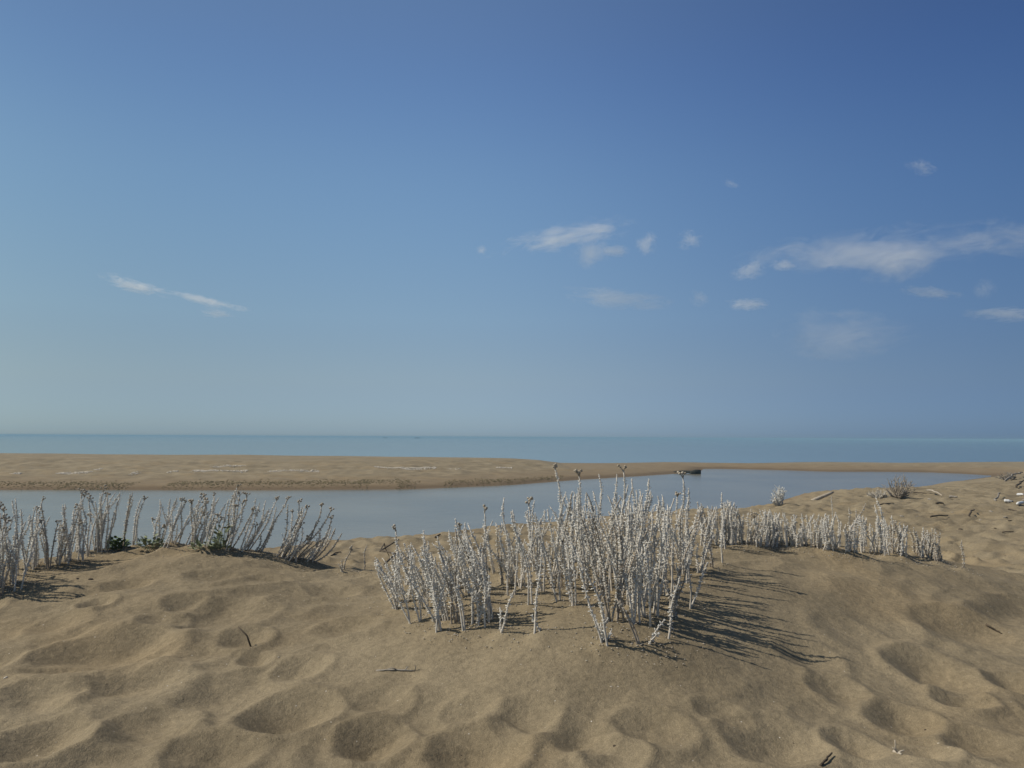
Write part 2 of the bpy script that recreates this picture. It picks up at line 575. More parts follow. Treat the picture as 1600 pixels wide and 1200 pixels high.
def H(x, y):
    x = np.asarray(x, float)
    y = np.asarray(y, float)
    h = base_h(x, y)
    # wind-softened hummocks, drawn out from lower left to upper right
    c, s = math.cos(.62), math.sin(.62)
    u, v = x * c + y * s, -x * s + y * c
    wx = u + .12 * gnoise(x * 2.1, y * 2.1, 31)
    wv = v + .10 * gnoise(x * 2.3 + 9, y * 2.3, 32)
    hum = (1 - np.abs(gnoise(wx * 1.7, wv * 3.4, 33)) * 1.9) * .021 + gnoise(wx * 1.2, wv * 2.2, 34) * .020 + gnoise(x * 7, y * 7, 35) * .0035
    calm = np.exp(-(((x - .55) / 1.15) ** 2 + ((y - 3.4) / .9) ** 2))          # the smooth dune face under the plants
    near = 1 - smooth(5.2, 7.0, y)
    h = h + hum * near * (1 - .80 * np.clip(calm * 1.3, 0, 1))
    h = h + (.007 * gnoise(x * 5, y * 5, 36) + .0045 * gnoise(x * 11, y * 11, 37) + .0022 * gnoise(x * 24, y * 24, 38)) * near * (1 - .5 * np.clip(calm, 0, 1))
    bk = smooth(6, 8, y) * (1 - smooth(24, 30, y)) * smooth(ZW + .05, ZW + .25, h)
    h = h + bk * (.040 * gnoise(x * 1.6, y * 1.6, 41) + .046 * gnoise(x * 3.7, y * 3.7, 42) + .024 * gnoise(x * 8, y * 8, 43))
    for cx, cy, a, b, t, dep in PITS:
        R = 2.2 * max(a, b)
        m = (np.abs(x - cx) < R) & (np.abs(y - cy) < R)
        if not m.any():
            continue
        dx, dy = x[m] - cx, y[m] - cy
        ct, st = math.cos(t), math.sin(t)
        p, q = (dx * ct + dy * st) / a, (-dx * st + dy * ct) / b
        r = np.sqrt(p * p + q * q) + .12 * gnoise(dx * 9 + cx * 5, dy * 9, 51)
        bowl = -dep * (1 - smooth(.12, 1.16, r)) + .30 * dep * np.exp(-((r - 1.22) / .22) ** 2)
        if cy > 6:
            bowl = bowl * smooth(ZW + .04, ZW + .2, h[m])
        h[m] = h[m] + bowl
    return h


def ground(px, py, lo=1.2, hi=70.0):
    return march(H, px, py, lo, hi)


def hz(x, y):
    return float(H(np.array([x]), np.array([y]))[0])


# terrain sheet: fine close up, coarser far away
ys = [-6.0]
while ys[-1] < 1.2:
    ys.append(ys[-1] + .08)
while ys[-1] < 5.6:
    ys.append(ys[-1] + .0115)
while ys[-1] < 9:
    ys.append(ys[-1] + .022)
while ys[-1] < 30:
    ys.append(ys[-1] + .06)
while ys[-1] < 62:
    ys.append(ys[-1] + .13)
while ys[-1] < 90:
    ys.append(ys[-1] + 2.0)
ys = np.array(ys)
NU = 760
uu = np.linspace(-1, 1, NU)
uu = uu * (0.72 + 0.28 * np.abs(uu) ** 3)
half = 1.6 + 0.95 * np.clip(ys, 0, None) + 3.4 * smooth(1.5, -1.0, ys) * 1.0
half = half + 8 * smooth(6, 30, ys)
X = uu[None, :] * half[:, None]
Y = np.broadcast_to(ys[:, None], X.shape)
Z = H(X.ravel().copy(), Y.ravel().copy())
nr, nc = X.shape
# loose sand slumps: nothing near the camera stands steeper than its angle of repose
kn = int(np.searchsorted(ys, 6.0))
Zg = Z.reshape(nr, nc)
Zn, Xn, Yn = Zg[:kn].copy(), X[:kn], Y[:kn]
for _ in range(30):
    gy = np.gradient(Zn, axis=0) / np.gradient(Yn, axis=0)
    gx = np.gradient(Zn, axis=1) / np.gradient(Xn, axis=1)
    m_ = smooth(.58, .85, np.hypot(gx, gy))
    for ax in (0, 1):
        m_ = np.maximum(m_, np.maximum(np.roll(m_, 1, ax), np.roll(m_, -1, ax)) * .8)
    bl = Zn.copy()
    bl[2:-2, 2:-2] = (Zn[:-4, 2:-2] + Zn[4:, 2:-2] + Zn[2:-2, :-4] + Zn[2:-2, 4:] + 2 * Zn[2:-2, 2:-2]) / 6
    Zn = Zn * (1 - m_) + bl * m_
Zg[:kn] = Zn
Z = Zg.ravel()
V = np.stack([X.ravel(), Y.ravel(), Z], 1)
ii = (np.arange(nr - 1)[:, None] * nc + np.arange(nc - 1)[None]).ravel()
Fq = np.stack([ii, ii + 1, ii + nc + 1, ii + nc], 1)
tag(mesh_obj('sand', V, Fq, M_SAND), kind='structure')


def water_sheet(name, pts, mat):
    o = mesh_obj(name, [(x, y, ZW) for x, y in pts], [tuple(range(len(pts)))], mat, smooth_sh=False)
    return tag(o, kind='structure')


split = [(-150, 52), (-20, 49.5), (2, 50.5), (10, 53), (30, 54), (150, 54)]
water_sheet('lagoon_water', [(-150, 4), (150, 4)] + split[::-1], M_LAGOON)
water_sheet('sea', split + [(30000, 30000), (-30000, 30000)], M_SEA)

# ------------------------------------------------------------------ cottonweed, the woolly white plant
LEAF_V = np.array([[0, 0, 0], [.42, .22, .10], [.42, -.22, .10], [.55, 0, .24], [.55, 0, -.04], [1, 0, .12]], float)
LEAF_F = np.array([[0, 3, 1], [0, 2, 3], [0, 1, 4], [0, 4, 2], [5, 1, 3], [5, 3, 2], [5, 4, 1], [5, 2, 4]])


def leaves_along(path, L, size, start=.12, spread=1.0, r=rng):
    """many small leaves in ranks round a curved stalk, as one vertex and one face array"""
    n = max(4, int(L * (1 - start) / (size * .86)))
    t = np.repeat(np.linspace(start, 1, n) + r.uniform(-.3, .3, n) / n, 5) + r.uniform(-.008, .008, n * 5)
    t = np.clip(t, 0, 1)
    k = len(path) - 1
    idx = np.clip((t * k).astype(int), 0, k - 1)
    f = (t * k - idx)[:, None]
    P = path[idx] * (1 - f) + path[idx + 1] * f
    T = path[idx + 1] - path[idx]
    T /= np.linalg.norm(T, axis=1)[:, None]
    A = np.cross(T, np.array([0, 1.0, .01]))
    A /= np.linalg.norm(A, axis=1)[:, None]
    B = np.cross(T, A)
    ph = np.tile(np.arange(5) * 2 * np.pi / 5, n) + np.repeat(np.arange(n) * .7, 5) + r.uniform(-.6, .6, n * 5)
    out = A * np.cos(ph)[:, None] + B * np.sin(ph)[:, None]
    up = r.uniform(-.15, .85, n * 5) + .9 * smooth(.88, 1, t)
    D = out * spread + T * up[:, None]
    D /= np.linalg.norm(D, axis=1)[:, None]
    S = np.cross(T, D)
    S /= np.linalg.norm(S, axis=1)[:, None] + 1e-9
    N = np.cross(D, S)
    ln = size * r.uniform(.55, 1.25, n * 5) * (1 - .35 * smooth(.9, 1, t)) * (.75 + .25 * smooth(start, start + .2, t))
    patchy = gnoise(t * L * 16 + r.uniform(0, 50), t * 0 + .5, 91)
    keep = r.uniform(0, 1, n * 5) < np.clip(.92 + .5 * patchy - .3 * (1 - smooth(.05, .35, t)), .3, 1)
    keep[-5:] = True
    P, D, S, N, ln, t = P[keep], D[keep], S[keep], N[keep], ln[keep], t[keep]
    dead = r.uniform(0, 1, len(t)) < .6 * (1 - smooth(.08, .36, t)) + .03
    V = P[:, None, :] + ln[:, None, None] * (LEAF_V[None, :, 0:1] * D[:, None, :] + 1.25 * LEAF_V[None, :, 1:2] * S[:, None, :] + 1.3 * LEAF_V[None, :, 2:3] * N[:, None, :])
    Fc = LEAF_F[None] + (np.arange(len(t)) * 6)[:, None, None]
    return V.reshape(-1, 3), Fc.reshape(-1, 3), np.repeat(dead, 8)


def _ball():
    v, f = [(0, 0, 1)], []
    for a in (.9, 2.0):
        for k in range(6):
            th = k * math.pi / 3 + a
            v.append((math.sin(a) * math.cos(th), math.sin(a) * math.sin(th), math.cos(a)))
    v.append((0, 0, -1))
    for k in range(6):
        k2 = (k + 1) % 6
        f += [(0, 1 + k, 1 + k2), (1 + k, 7 + k, 1 + k2), (1 + k2, 7 + k, 7 + k2), (7 + k, 13, 7 + k2)]
    return np.array(v), f


BALL_V, BALL_F = _ball()


def stem_path(b, t, bow, kink=None, r=rng):
    """local curve from b to t that leaves the ground leaning and straightens up"""
    s = np.linspace(0, 1, 15)[:, None]
    mid = (b + t) / 2 + bow
    P = (1 - s) ** 2 * b + 2 * s * (1 - s) * mid + s ** 2 * t
    L = np.linalg.norm(t - b)
    w = r.uniform(0, 6)
    P[:, 0] += r.uniform(.006, .018) * L / .4 * np.sin(s[:, 0] * r.uniform(5, 9) + w) * s[:, 0]
    P[:, 1] += r.uniform(.006, .018) * L / .4 * np.cos(s[:, 0] * r.uniform(5, 9) + w) * s[:, 0]
    return P


def flower_head(tip, T, size, r=rng):
    parts = []
    for k in range(r.integers(4, 8)):
        d = np.array([r.uniform(-1, 1), r.uniform(-1, 1), r.uniform(.2, 1.2)])
        d = d / np.linalg.norm(d) + T * .5
        e = tip + d * size * r.uniform(.7, 1.5)
        parts.append(tube(np.array([tip - T * .004, (tip + e) / 2 + T * .003, e]), [.0016, .0014, .0012], 4))
        q = size * r.uniform(.34, .52)
        parts.append((BALL_V * np.array([q, q, q * .8]) + e, BALL_F))
    return merge(parts)


def add_stem(parent, b, t, bow, size=.0120, bare=.1, head=False, dry=False, fork=None, leafmat=None, r=rng):
    P = stem_path(b, t, bow, r=r)
    L = float(np.sum(np.linalg.norm(np.diff(P, axis=0), axis=1)))
    V, Fc = tube(P, np.linspace(.0042, .0022, len(P)), 6)
    st = mesh_obj('stem', V, Fc, M_DRYSTALK if dry else M_STALK, parent)
    lm = leafmat or (M_LEAF_G if dry else M_LEAF)
    V, Fl, dd = leaves_along(P, L, size, bare, r=r)
    if fork is not None:        # a side branch in the upper half
        k = fork
        side = np.array([r.choice([-1, 1]) * r.uniform(.25, .5), r.uniform(-.3, .3), .9])
        Q = P[k] + np.linspace(0, 1, 8)[:, None] * side * L * (1 - k / 14) * .75
        Q[:, 2] += np.linspace(0, 1, 8) ** 2 * .02
        V2, F2, d2 = leaves_along(Q, L * .35, size * .9, .05, r=r)
        dd = np.concatenate([dd, d2 & False])
        Fl = np.concatenate([Fl, F2 + len(V)])
        V = np.concatenate([V, V2])
        tv, tf = tube(Q, np.linspace(.0026, .0018, 8), 5)
        bo = mesh_obj('branch', tv, tf, M_STALK, st)
    lo_ = mesh_obj('leaves', V, Fl, lm, st)
    lo_.data.materials.append(M_DEAD)
    lo_.data.polygons.foreach_set('material_index', dd.astype(np.int32))
    if head:
        T = P[-1] - P[-2]
        T = T / np.linalg.norm(T)
        V, Fh = flower_head(P[-1], T, .015 * r.uniform(.7, 1.2), r)
        mesh_obj('flower_head', V, Fh, M_DRYHEAD, st, smooth_sh=True)
    return st


def plant_px(base, tops, label, group, heads=(), dry=False, bare=.1, size=.0120, bow=None, r=rng, fork=0.0):
    """a plant rooted where the ray through `base` meets the sand; stems reach towards pixel tops at nearly the same distance"""
    g = ground(*base)
    root = empty('cottonweed_plant', g, label, 'plant', group)
    y0 = g[1]
    for i, tp in enumerate(tops):
        dy = r.uniform(-.05, .06)
        tw = at_y(tp[0], tp[1], y0 + dy)
        off = np.array([r.uniform(-.018, .018), r.uniform(-.018, .018), -.006]) if len(tops) > 1 else np.array([0, 0, -.006])
        t = tw - g
        bw = bow if bow is not None else np.array([-.22 * t[0] + r.uniform(-.012, .012), r.uniform(-.02, .02), -.10 * abs(t[0])])
        bw = np.array(bw, float)
        add_stem(root, off, t, bw, size=size * r.uniform(.9, 1.1), bare=bare * r.uniform(.6, 1.5), head=(i in heads), dry=dry,
                 fork=int(r.integers(6, 10)) if r.uniform() < fork else None, r=r)
    return root


G_MID = 'cottonweed stems of the big clump in the middle'
G_BACK = 'cottonweed row on the dune crest right of the clump'
G_LEFT = 'cottonweed along the left dune crest'
G_RIGHT = 'cottonweed tuft at the right end of the crest'

# --- plants one can tell apart, (base, tops, label, heads, options)
special = [
    ((686, 992), [(660, 832), (676, 872), (640, 905), (700, 880)], 'bushy cottonweed at the left front foot of the middle clump, with one tall straight stem', (), {}),
    ((642, 984), [(611, 866), (604, 905)], 'cottonweed with a long bare bent stem at the left edge of the middle clump', (), dict(bare=.45, bow=(.035, 0, -.05))),
    ((622, 940), [(621, 830), (612, 872)], 'leftmost cottonweed of the middle clump with a dry brown head', (0,), {}),
    ((729, 990), [(690, 866), (715, 902)], 'cottonweed leaning left with a dark bare foot in front of the middle clump', (), dict(bare=.4)),
    ((783, 997), [(781, 952), (801, 925)], 'small short cottonweed sprig standing at the front left of the middle clump', (), {}),
    ((751, 986), [(756, 868), (745, 925), (768, 900)], 'cottonweed with three stems between the leaning plant and the short sprig', (), {}),
    ((842, 994), [(846, 858), (833, 962)], 'single straight cottonweed stem at the front with a tiny sprig at its foot', (), {}),
    ((942, 1013), [(884, 848), (905, 862)], 'tall cottonweed bent left, rooted at the very front of the middle clump', (), dict(bare=.28, bow=(.05, 0, -.06))),
    ((947, 1010), [(938, 940), (929, 962), (950, 966), (940, 975), (956, 985)], 'low dense cottonweed cushion at the foot of the bent front stem', (), {}),
    ((1043, 1006), [(1058, 902)], 'single cottonweed stem leaning right at the front right of the clump', (), {}),
    ((1012, 1012), [(1036, 970), (1028, 990)], 'short kinked pale cottonweed twig at the front right of the clump', (), dict(bare=.3)),
    ((1003, 1013), [(972, 950), (965, 935)], 'bare dark cottonweed stump leaning left at the front of the clump', (), dict(dry=True, bare=.55)),
    ((1004, 972), [(1000, 858), (1022, 880), (992, 905)], 'forked cottonweed in front of the middle of the clump', (), dict(bare=.25)),
    ((1082, 955), [(1077, 858), (1106, 880)], 'cottonweed forked like a letter Y at the right side of the clump', (), dict(bare=.4)),
    ((1129, 886), [(1131, 772)], 'lone straight cottonweed stem standing right of the middle clump', (), {}),
    ((868, 905), [(868, 733), (880, 790)], 'tall curved cottonweed with an open dry head, left of the highest stems', (0,), dict(bow=(.03, 0, 0))),
    ((905, 912), [(900, 744), (889, 775)], 'tall pair of cottonweed stems right of the curved one', (0,), {}),
    ((938, 905), [(937, 743), (930, 790)], 'tall cottonweed with a knobbly tip among the highest stems', (), {}),
    ((958, 900), [(957, 743), (966, 770)], 'tall slim cottonweed just left of the highest stem', (), {}),
    ((972, 930), [(969, 736), (975, 760), (950, 850)], 'highest cottonweed of the middle clump with twin tips', (0,), {}),
    ((999, 935), [(994, 750), (1012, 750), (1003, 800)], 'tall cottonweed with paired tips right of the highest stem', (), {}),
    ((1070, 905), [(1066, 746), (1074, 765), (1060, 800)], 'tall cottonweed with a forked tip in front of the dark log across the water', (0,), {}),
    ((1045, 930), [(1042, 776), (1031, 850)], 'cottonweed with a round tip between two taller ones at the right of the clump', (), {}),
    ((800, 935), [(791, 780), (805, 798)], 'cottonweed with a thin pointed tip in the left half of the clump', (), {}),
    ((826, 890), [(825, 788), (838, 784), (852, 800)], 'cottonweed with blunt dark tips behind the left half of the clump', (0,), {}),
    ((758, 925), [(757, 802), (766, 815)], 'cottonweed with a pair of dark tips left of the pointed one', (0,), {}),
    ((722, 930), [(714, 812), (724, 818), (705, 830)], 'cottonweed with pale spreading tips in the left part of the clump', (), {}),
    ((830, 950), [(803, 800), (812, 835)], 'long cottonweed leaning left across the left half of the clump', (), dict(bare=.3, bow=(.03, 0, -.03))),
    # right row
    ((1378, 868), [(1369, 790), (1371, 778), (1382, 815)], 'cottonweed with a dark crooked foot near the right end of the row', (), dict(bare=.3)),
    ((1301, 848), [(1300, 776), (1305, 838)], 'tall straight cottonweed rising above the row right of the sand lobe', (), {}),
    ((1398, 866), [(1395, 806), (1406, 830)], 'pale cottonweed with two stems at the right end of the row', (), {}),
    ((1506, 893), [(1503, 846)], 'lone thin beige cottonweed stem on the sand at far right', (), dict(dry=True)),
    ((1326, 862), [(1326, 795), (1341, 798), (1350, 788), (1335, 830), (1357, 830)], 'thick grey cottonweed bush in the right half of the row', (), dict(dry=True)),
    # left crest
    ((4, 936), [(14, 838), (-8, 850), (22, 860)], 'grey cottonweed forked low down, nearest plant at the left edge', (), dict(dry=True, bare=.3)),
    ((30, 928), [(50, 860), (20, 845)], 'cottonweed with a thick pale stem curving right near the left edge', (), dict(bare=.3)),
    ((155, 868), [(162, 768), (147, 785)], 'tall cottonweed pair with knobbly tips left of the green tuft', (0,), {}),
    ((166, 850), [(195, 762), (200, 790)], 'cottonweed leaning right over the green tuft with a round dry head', (0,), dict(bow=(.03, 0, -.03))),
    ((254, 860), [(282, 784), (270, 800)], 'cottonweed leaning right on the bare top of the left crest', (0,), dict(bow=(.02, 0, -.02))),
    ((125, 868), [(124, 772), (131, 776), (115, 800)], 'stout cottonweed with brown heads in the left row', (0, 1), {}),
    ((352, 862), [(370, 762), (373, 775)], 'cottonweed leaning right with two pale heads before the weed line', (0, 1), dict(bow=(.02, 0, -.02))),
    ((440, 872), [(466, 788), (477, 796), (452, 830)], 'grey cottonweed leaning far right with brown heads', (0, 1), dict(dry=True, bow=(.035, 0, -.03))),
    ((436, 874), [(503, 792), (514, 800), (497, 815)], 'grey cottonweed swept right and curving up at the right end of the left crest', (0, 1), dict(dry=True, bow=(.06, 0, -.05))),
    ((484, 880), [(516, 812), (524, 826), (534, 834)], 'last cottonweed on the right slope of the left crest, leaning over the water', (0,), dict(dry=True, bow=(.04, 0, -.03))),
    ((455, 878), [(490, 845), (505, 850), (475, 850), (512, 838)], 'low tangled dry cottonweed in front of the swept stems', (), dict(dry=True)),
    ((570, 897), [(573, 853)], 'lone small beige cottonweed stem in the gap between the clumps', (), dict(dry=True, size=.010)),
    ((538, 896), [(546, 862), (534, 876), (529, 882)], 'faint dry little cottonweed in the gap between the clumps', (0,), dict(dry=True, size=.009)),
]
for n_, (b, tops, lab, heads, opt) in enumerate(special):
    g = G_MID if n_ < 28 else (G_BACK if n_ < 33 else G_LEFT)
    o = plant_px(b, tops, lab, g, heads, r=np.random.default_rng(100 + n_), **opt)

# --- the rest of the clumps, filled in at random
ENV_MID = ([600, 620, 640, 660, 700, 720, 760, 800, 830, 850, 870, 890, 920, 970, 1000, 1030, 1065, 1085, 1110, 1135],
           [872, 850, 850, 845, 836, 824, 816, 806, 796, 792, 786, 762, 765, 762, 762, 778, 775, 786, 784, 776])
ENV_BACK = ([1085, 1110, 1140, 1160, 1200, 1240, 1300, 1340, 1380, 1420], [790, 786, 782, 796, 798, 804, 802, 806, 808, 822])
ENV_LEFT = ([-60, 0, 15, 40, 65, 90, 125, 160, 195, 225, 260, 300, 340, 370, 400, 440, 475, 510, 535],
            [790, 788, 778, 792, 785, 795, 778, 772, 768, 776, 782, 778, 778, 765, 776, 782, 792, 796, 830])
POLY_MID = [(612, 955), (650, 975), (700, 985), (800, 985), (850, 960), (900, 950), (960, 990), (1040, 990), (1095, 940), (1122, 884), (1090, 868), (1000, 865), (850, 870), (740, 880), (660, 892), (618, 905)]


def in_poly(px, py, poly):
    r = False
    for (ax, ay), (bx, by) in zip(poly, poly[1:] + poly[:1]):
        if (ay > py) != (by > py) and px < (bx - ax) * (py - ay) / (by - ay) + ax:
            r = not r
    return r


fr = np.random.default_rng(5)


def env(e, x):
    return float(np.interp(x, *e))


placed = []
tries = 0
while len(placed) < 92 and tries < 6000:
    tries += 1
    px, py = fr.uniform(605, 1125), fr.uniform(866, 992)
    if not in_poly(px, py, POLY_MID):
        continue
    if fr.uniform() > (1.0 if px > 850 else .72):
        continue
    if 780 < px < 900 and py > 935 and fr.uniform() < .85:
        continue
    if any(abs(px - a) < 9 and abs(py - b) < 7 for a, b in placed):
        continue
    placed.append((px, py))
    tops = []
    for k in range(int(fr.integers(2, 5))):
        lean = (-.22 if px < 800 else (-.07 if px < 950 else .04)) + fr.normal(0, .09)
        q = fr.uniform() ** 1.5
        tx0 = px + fr.uniform(-26, 26)
        tx = tx0 + lean * 110
        e = env(ENV_MID, tx)
        full = py - e
        hgt = full * (1 - .62 * q)
        hgt = min(max(hgt, 34), 178 - 40 * (py < 900))
        tops.append((tx0 + lean * hgt, py - hgt))
    if py < 905:
        lab = 'pale cottonweed at the back of the middle clump, half hidden by the front stems' if px > 850 else 'pale cottonweed at the back left of the middle clump above the far sand'
    elif px < 700:
        lab = 'woolly cottonweed packed in the left end of the middle clump'
    elif px < 850:
        lab = 'woolly cottonweed packed in the left half of the middle clump'
    elif px < 1000:
        lab = 'white cottonweed packed in the thick heart of the middle clump'
    else:
        lab = 'white cottonweed packed in the right side of the middle clump beside the long shadows'
    hd = tuple(i for i in range(len(tops)) if fr.uniform() < .04)
    plant_px((px, py), tops, lab, G_MID, hd, dry=fr.uniform() < .07, bare=fr.uniform(.04, .2) if fr.uniform() < .9 else .6, r=fr, fork=.22)

placed = []
tries = 0
while len(placed) < 70 and tries < 4000:            # row behind the crest to the right
    tries += 1
    px = fr.uniform(1095, 1420)
    lo = np.interp(px, [1095, 1150, 1250, 1420], [850, 846, 846, 862])
    py = fr.uniform(lo - 10, lo + 14)
    if any(abs(px - a) < 5 for a, b in placed) and fr.uniform() < .7:
        continue
    if px > 1300 and fr.uniform() < .35:
        continue
    g0 = ground(px, py)
    if g0[1] > 6.2:
        continue
    placed.append((px, py))
    tops = []
    for k in range(int(fr.integers(2, 5))):
        tx = px + fr.uniform(-9, 9)
        e = env(ENV_BACK, tx)
        hgt = max(16, (py - e) * (1 - .6 * fr.uniform() ** 1.6))
        tops.append((tx, py - hgt))
    if px < 1200:
        lab = 'woolly cottonweed in the dense left part of the crest row'
    elif px < 1290:
        lab = 'woolly cottonweed in the crest row below the sand lobe'
    else:
        lab = 'woolly cottonweed in the thinner right part of the crest row'
    plant_px((px, py), tops, lab, G_BACK, tuple(i for i in range(len(tops)) if fr.uniform() < .04), dry=fr.uniform() < .1, bare=fr.uniform(.03, .15), r=fr)

for k in range(9):                                   # tuft at the right end
    px = fr.uniform(1428, 1474)
    py = 872 + (px - 1428) * .15 + fr.uniform(-5, 5)
    tops = [(px + fr.uniform(-8, 6), fr.uniform(822, 855)) for _ in range(3)]
    plant_px((px, py), tops, 'faded pinkish grey cottonweed in the small tuft at the right end of the row', G_RIGHT, dry=fr.uniform() < .5, r=fr)

placed = []
tries = 0
while len(placed) < 72 and tries < 4000:             # left crest
    tries += 1
    px = fr.uniform(-70, 480)
    lo = np.interp(px, [-70, 0, 50, 100, 150, 235, 330, 400, 480], [925, 912, 890, 876, 864, 853, 856, 864, 880])
    py = lo + fr.uniform(-6, 16 if px < 140 else 5)
    dens = np.interp(px, [0, 150, 160, 210, 260, 280, 330, 380, 420, 480], [1, 1, .7, .5, .5, .8, .9, .8, .7, .4])
    if fr.uniform() > dens or any(abs(px - a) < 6 for a, b in placed) and fr.uniform() < .8:
        continue
    if ground(px, py)[1] > 6.2:
        continue
    placed.append((px, py))
    lean = float(np.interp(px, [0, 150, 300, 400, 480], [.02, .10, .22, .36, .55]))
    tops = []
    for j in range(int(fr.integers(2, 4))):
        x0 = px + fr.uniform(-5, 5)
        e = env(ENV_LEFT, x0 + lean * 90)
        hgt = max(16, (py - e) * (1.03 - .72 * fr.uniform() ** 1.4))
        tops.append((x0 + (lean + fr.normal(0, .16)) * hgt, py - hgt))
    if px < 60:
        lab = 'grey green cottonweed crowded at the left edge of the photo'
    elif px < 160:
        lab = 'grey cottonweed in the thick row between the left edge and the green tuft'
    elif px < 290:
        lab = 'thin cottonweed behind the top of the left crest near the green tuft'
    elif px < 400:
        lab = 'cottonweed with dark heads on the crest among dull green herbs'
    else:
        lab = 'cottonweed leaning right in the group at the right end of the left crest'
    hd = tuple(i for i in range(len(tops)) if fr.uniform() < .3)
    plant_px((px, py), tops, lab, G_LEFT, hd, dry=fr.uniform() < .2, bare=fr.uniform(.05, .2), size=.0125, r=fr, fork=.1,
             bow=(.03 * lean * 2, 0, -.02 * lean) if lean > .2 else None)

# blown sand heaped round the feet of the stems
lr = np.random.default_rng(61)


def heaps(x, y):
    add = np.zeros_like(x)
    for c in [o.location for o in bpy.data.objects if o.name.startswith('cottonweed_plant')]:
        m = (np.abs(x - c.x) < .3) & (np.abs(y - c.y) < .2)
        if m.any():
            dx, dy = x[m] - c.x, y[m] - c.y
            q = np.where(dx > 0, dx / .085, dx / .045)
            add[m] = np.maximum(add[m], .017 * np.exp(-q * q - (dy / .045) ** 2) - .004 * np.exp(-((dx + .07) / .04) ** 2 - (dy / .06) ** 2))
    return add


tm = bpy.data.objects['sand'].data
tc_ = np.empty(len(tm.vertices) * 3, np.float32)
tm.vertices.foreach_get('co', tc_)
tc_ = tc_.reshape(-1, 3)
sel = (tc_[:, 1] > 2) & (tc_[:, 1] < 6.5)
tc_[sel, 2] += heaps(tc_[sel, 0].astype(float), tc_[sel, 1].astype(float)).astype(np.float32)
tm.vertices.foreach_set('co', tc_.ravel())
tm.update()
LP = []
roots = [o.location for o in bpy.data.objects if o.name.startswith('cottonweed_plant')]
for c in roots:
    for _ in range(22):
        LP.append((c.x + lr.normal(.02, .07), c.y + lr.normal(0, .06)))
LP = np.array(LP)
LZ = H(LP[:, 0], LP[:, 1]) + heaps(LP[:, 0], LP[:, 1])
n_ = len(LP)
ph = lr.uniform(0, 6.28, n_)
sz = lr.uniform(.005, .013, n_)
D_ = np.stack([np.cos(ph), np.sin(ph), lr.uniform(-.1, .25, n_)], 1)
S_ = np.stack([-np.sin(ph), np.cos(ph), lr.uniform(-.2, .2, n_)], 1)
U_ = np.array([0, 0, 1.0])
Vl = np.stack([LP[:, 0], LP[:, 1], LZ + .0015], 1)[:, None, :] + sz[:, None, None] * (LEAF_V[None, :, 0:1] * D_[:, None, :] + 1.1 * LEAF_V[None, :, 1:2] * S_[:, None, :] + 1.2 * LEAF_V[None, :, 2:3] * U_)
Fl_ = (LEAF_F[None] + (np.arange(n_) * 6)[:, None, None]).reshape(-1, 3)
tag(mesh_obj('leaf_litter', Vl.reshape(-1, 3), Fl_, M_DEAD), 'fallen dry cottonweed leaves scattered on the sand under the stems', 'leaf litter', kind='stuff')

# ------------------------------------------------------------------ green herbs among the left stems


def herb(px, py, w, h, mat, label, n, r):
    g = ground(px, py)
    k = g[1] / F
    root = empty('green_herb', g, label, 'plant', 'green herbs on the left dune crest')
    Vs, Fs, off = [], [], 0
    sticks = []
    for i in range(n):
        a = r.uniform(0, 2 * math.pi)
        q = math.sqrt(r.uniform())
        c = np.array([math.cos(a) * q * w * .5 * k, math.sin(a) * q * w * .35 * k, r.uniform(.05, 1) * h * k * (1 - .5 * q * q)])
        d = np.array([math.cos(a) * r.uniform(.2, 1) + r.uniform(-.4, .4), math.sin(a) + r.uniform(-.4, .4), r.uniform(-.1, .9)])
        d /= np.linalg.norm(d)
        s = np.cross(d, [r.uniform(-.3, .3), r.uniform(-.3, .3), 1])
        s /= np.linalg.norm(s)
        nn = np.cross(s, d)
        ln = r.uniform(.022, .042)
        V = c + ln * (d * np.array([[0], [.35], [.35], [.75], [.75], [1]]) + s * np.array([[0], [.26], [-.26], [.2], [-.2], [0]]) + nn * np.array([[0], [.05], [.05], [.03], [.03], [-.08]]))
        Vs.append(V)
        Fs += [(off, off + 2, off + 1), (off + 1, off + 2, off + 4, off + 3), (off + 3, off + 4, off + 5)]
        off += 6
        if i % 5 == 0:
            sticks.append(tube(np.array([[c[0] * .15, c[1] * .15, -.005], c * .6, c]), [.0022, .0018, .0012], 4))
    mesh_obj('leaves', np.concatenate(Vs), Fs, mat, root)
    V, Fc = merge(sticks)
    mesh_obj('stems', V, Fc, M_DGREEN, root)


hr = np.random.default_rng(9)
herb(184, 860, 28, 22, M_GREEN, 'bright green leafy tuft beside the leaning cottonweed on the left crest', 130, hr)
herb(236, 858, 40, 20, M_DGREEN, 'dull green herb on the top of the left crest, right of the bright tuft', 80, hr)
herb(318, 860, 40, 15, M_DGREEN, 'low dull green herb at the foot of the stems right of the crest top', 60, hr)
herb(346, 862, 26, 52, M_DGREEN, 'taller dark green herb standing between leaning cottonweed stems', 60, hr)
herb(350, 855, 12, 66, M_GREEN, 'small yellow green sprig poking above the dark herb', 26, hr)

# ------------------------------------------------------------------ sticks, twigs, shells


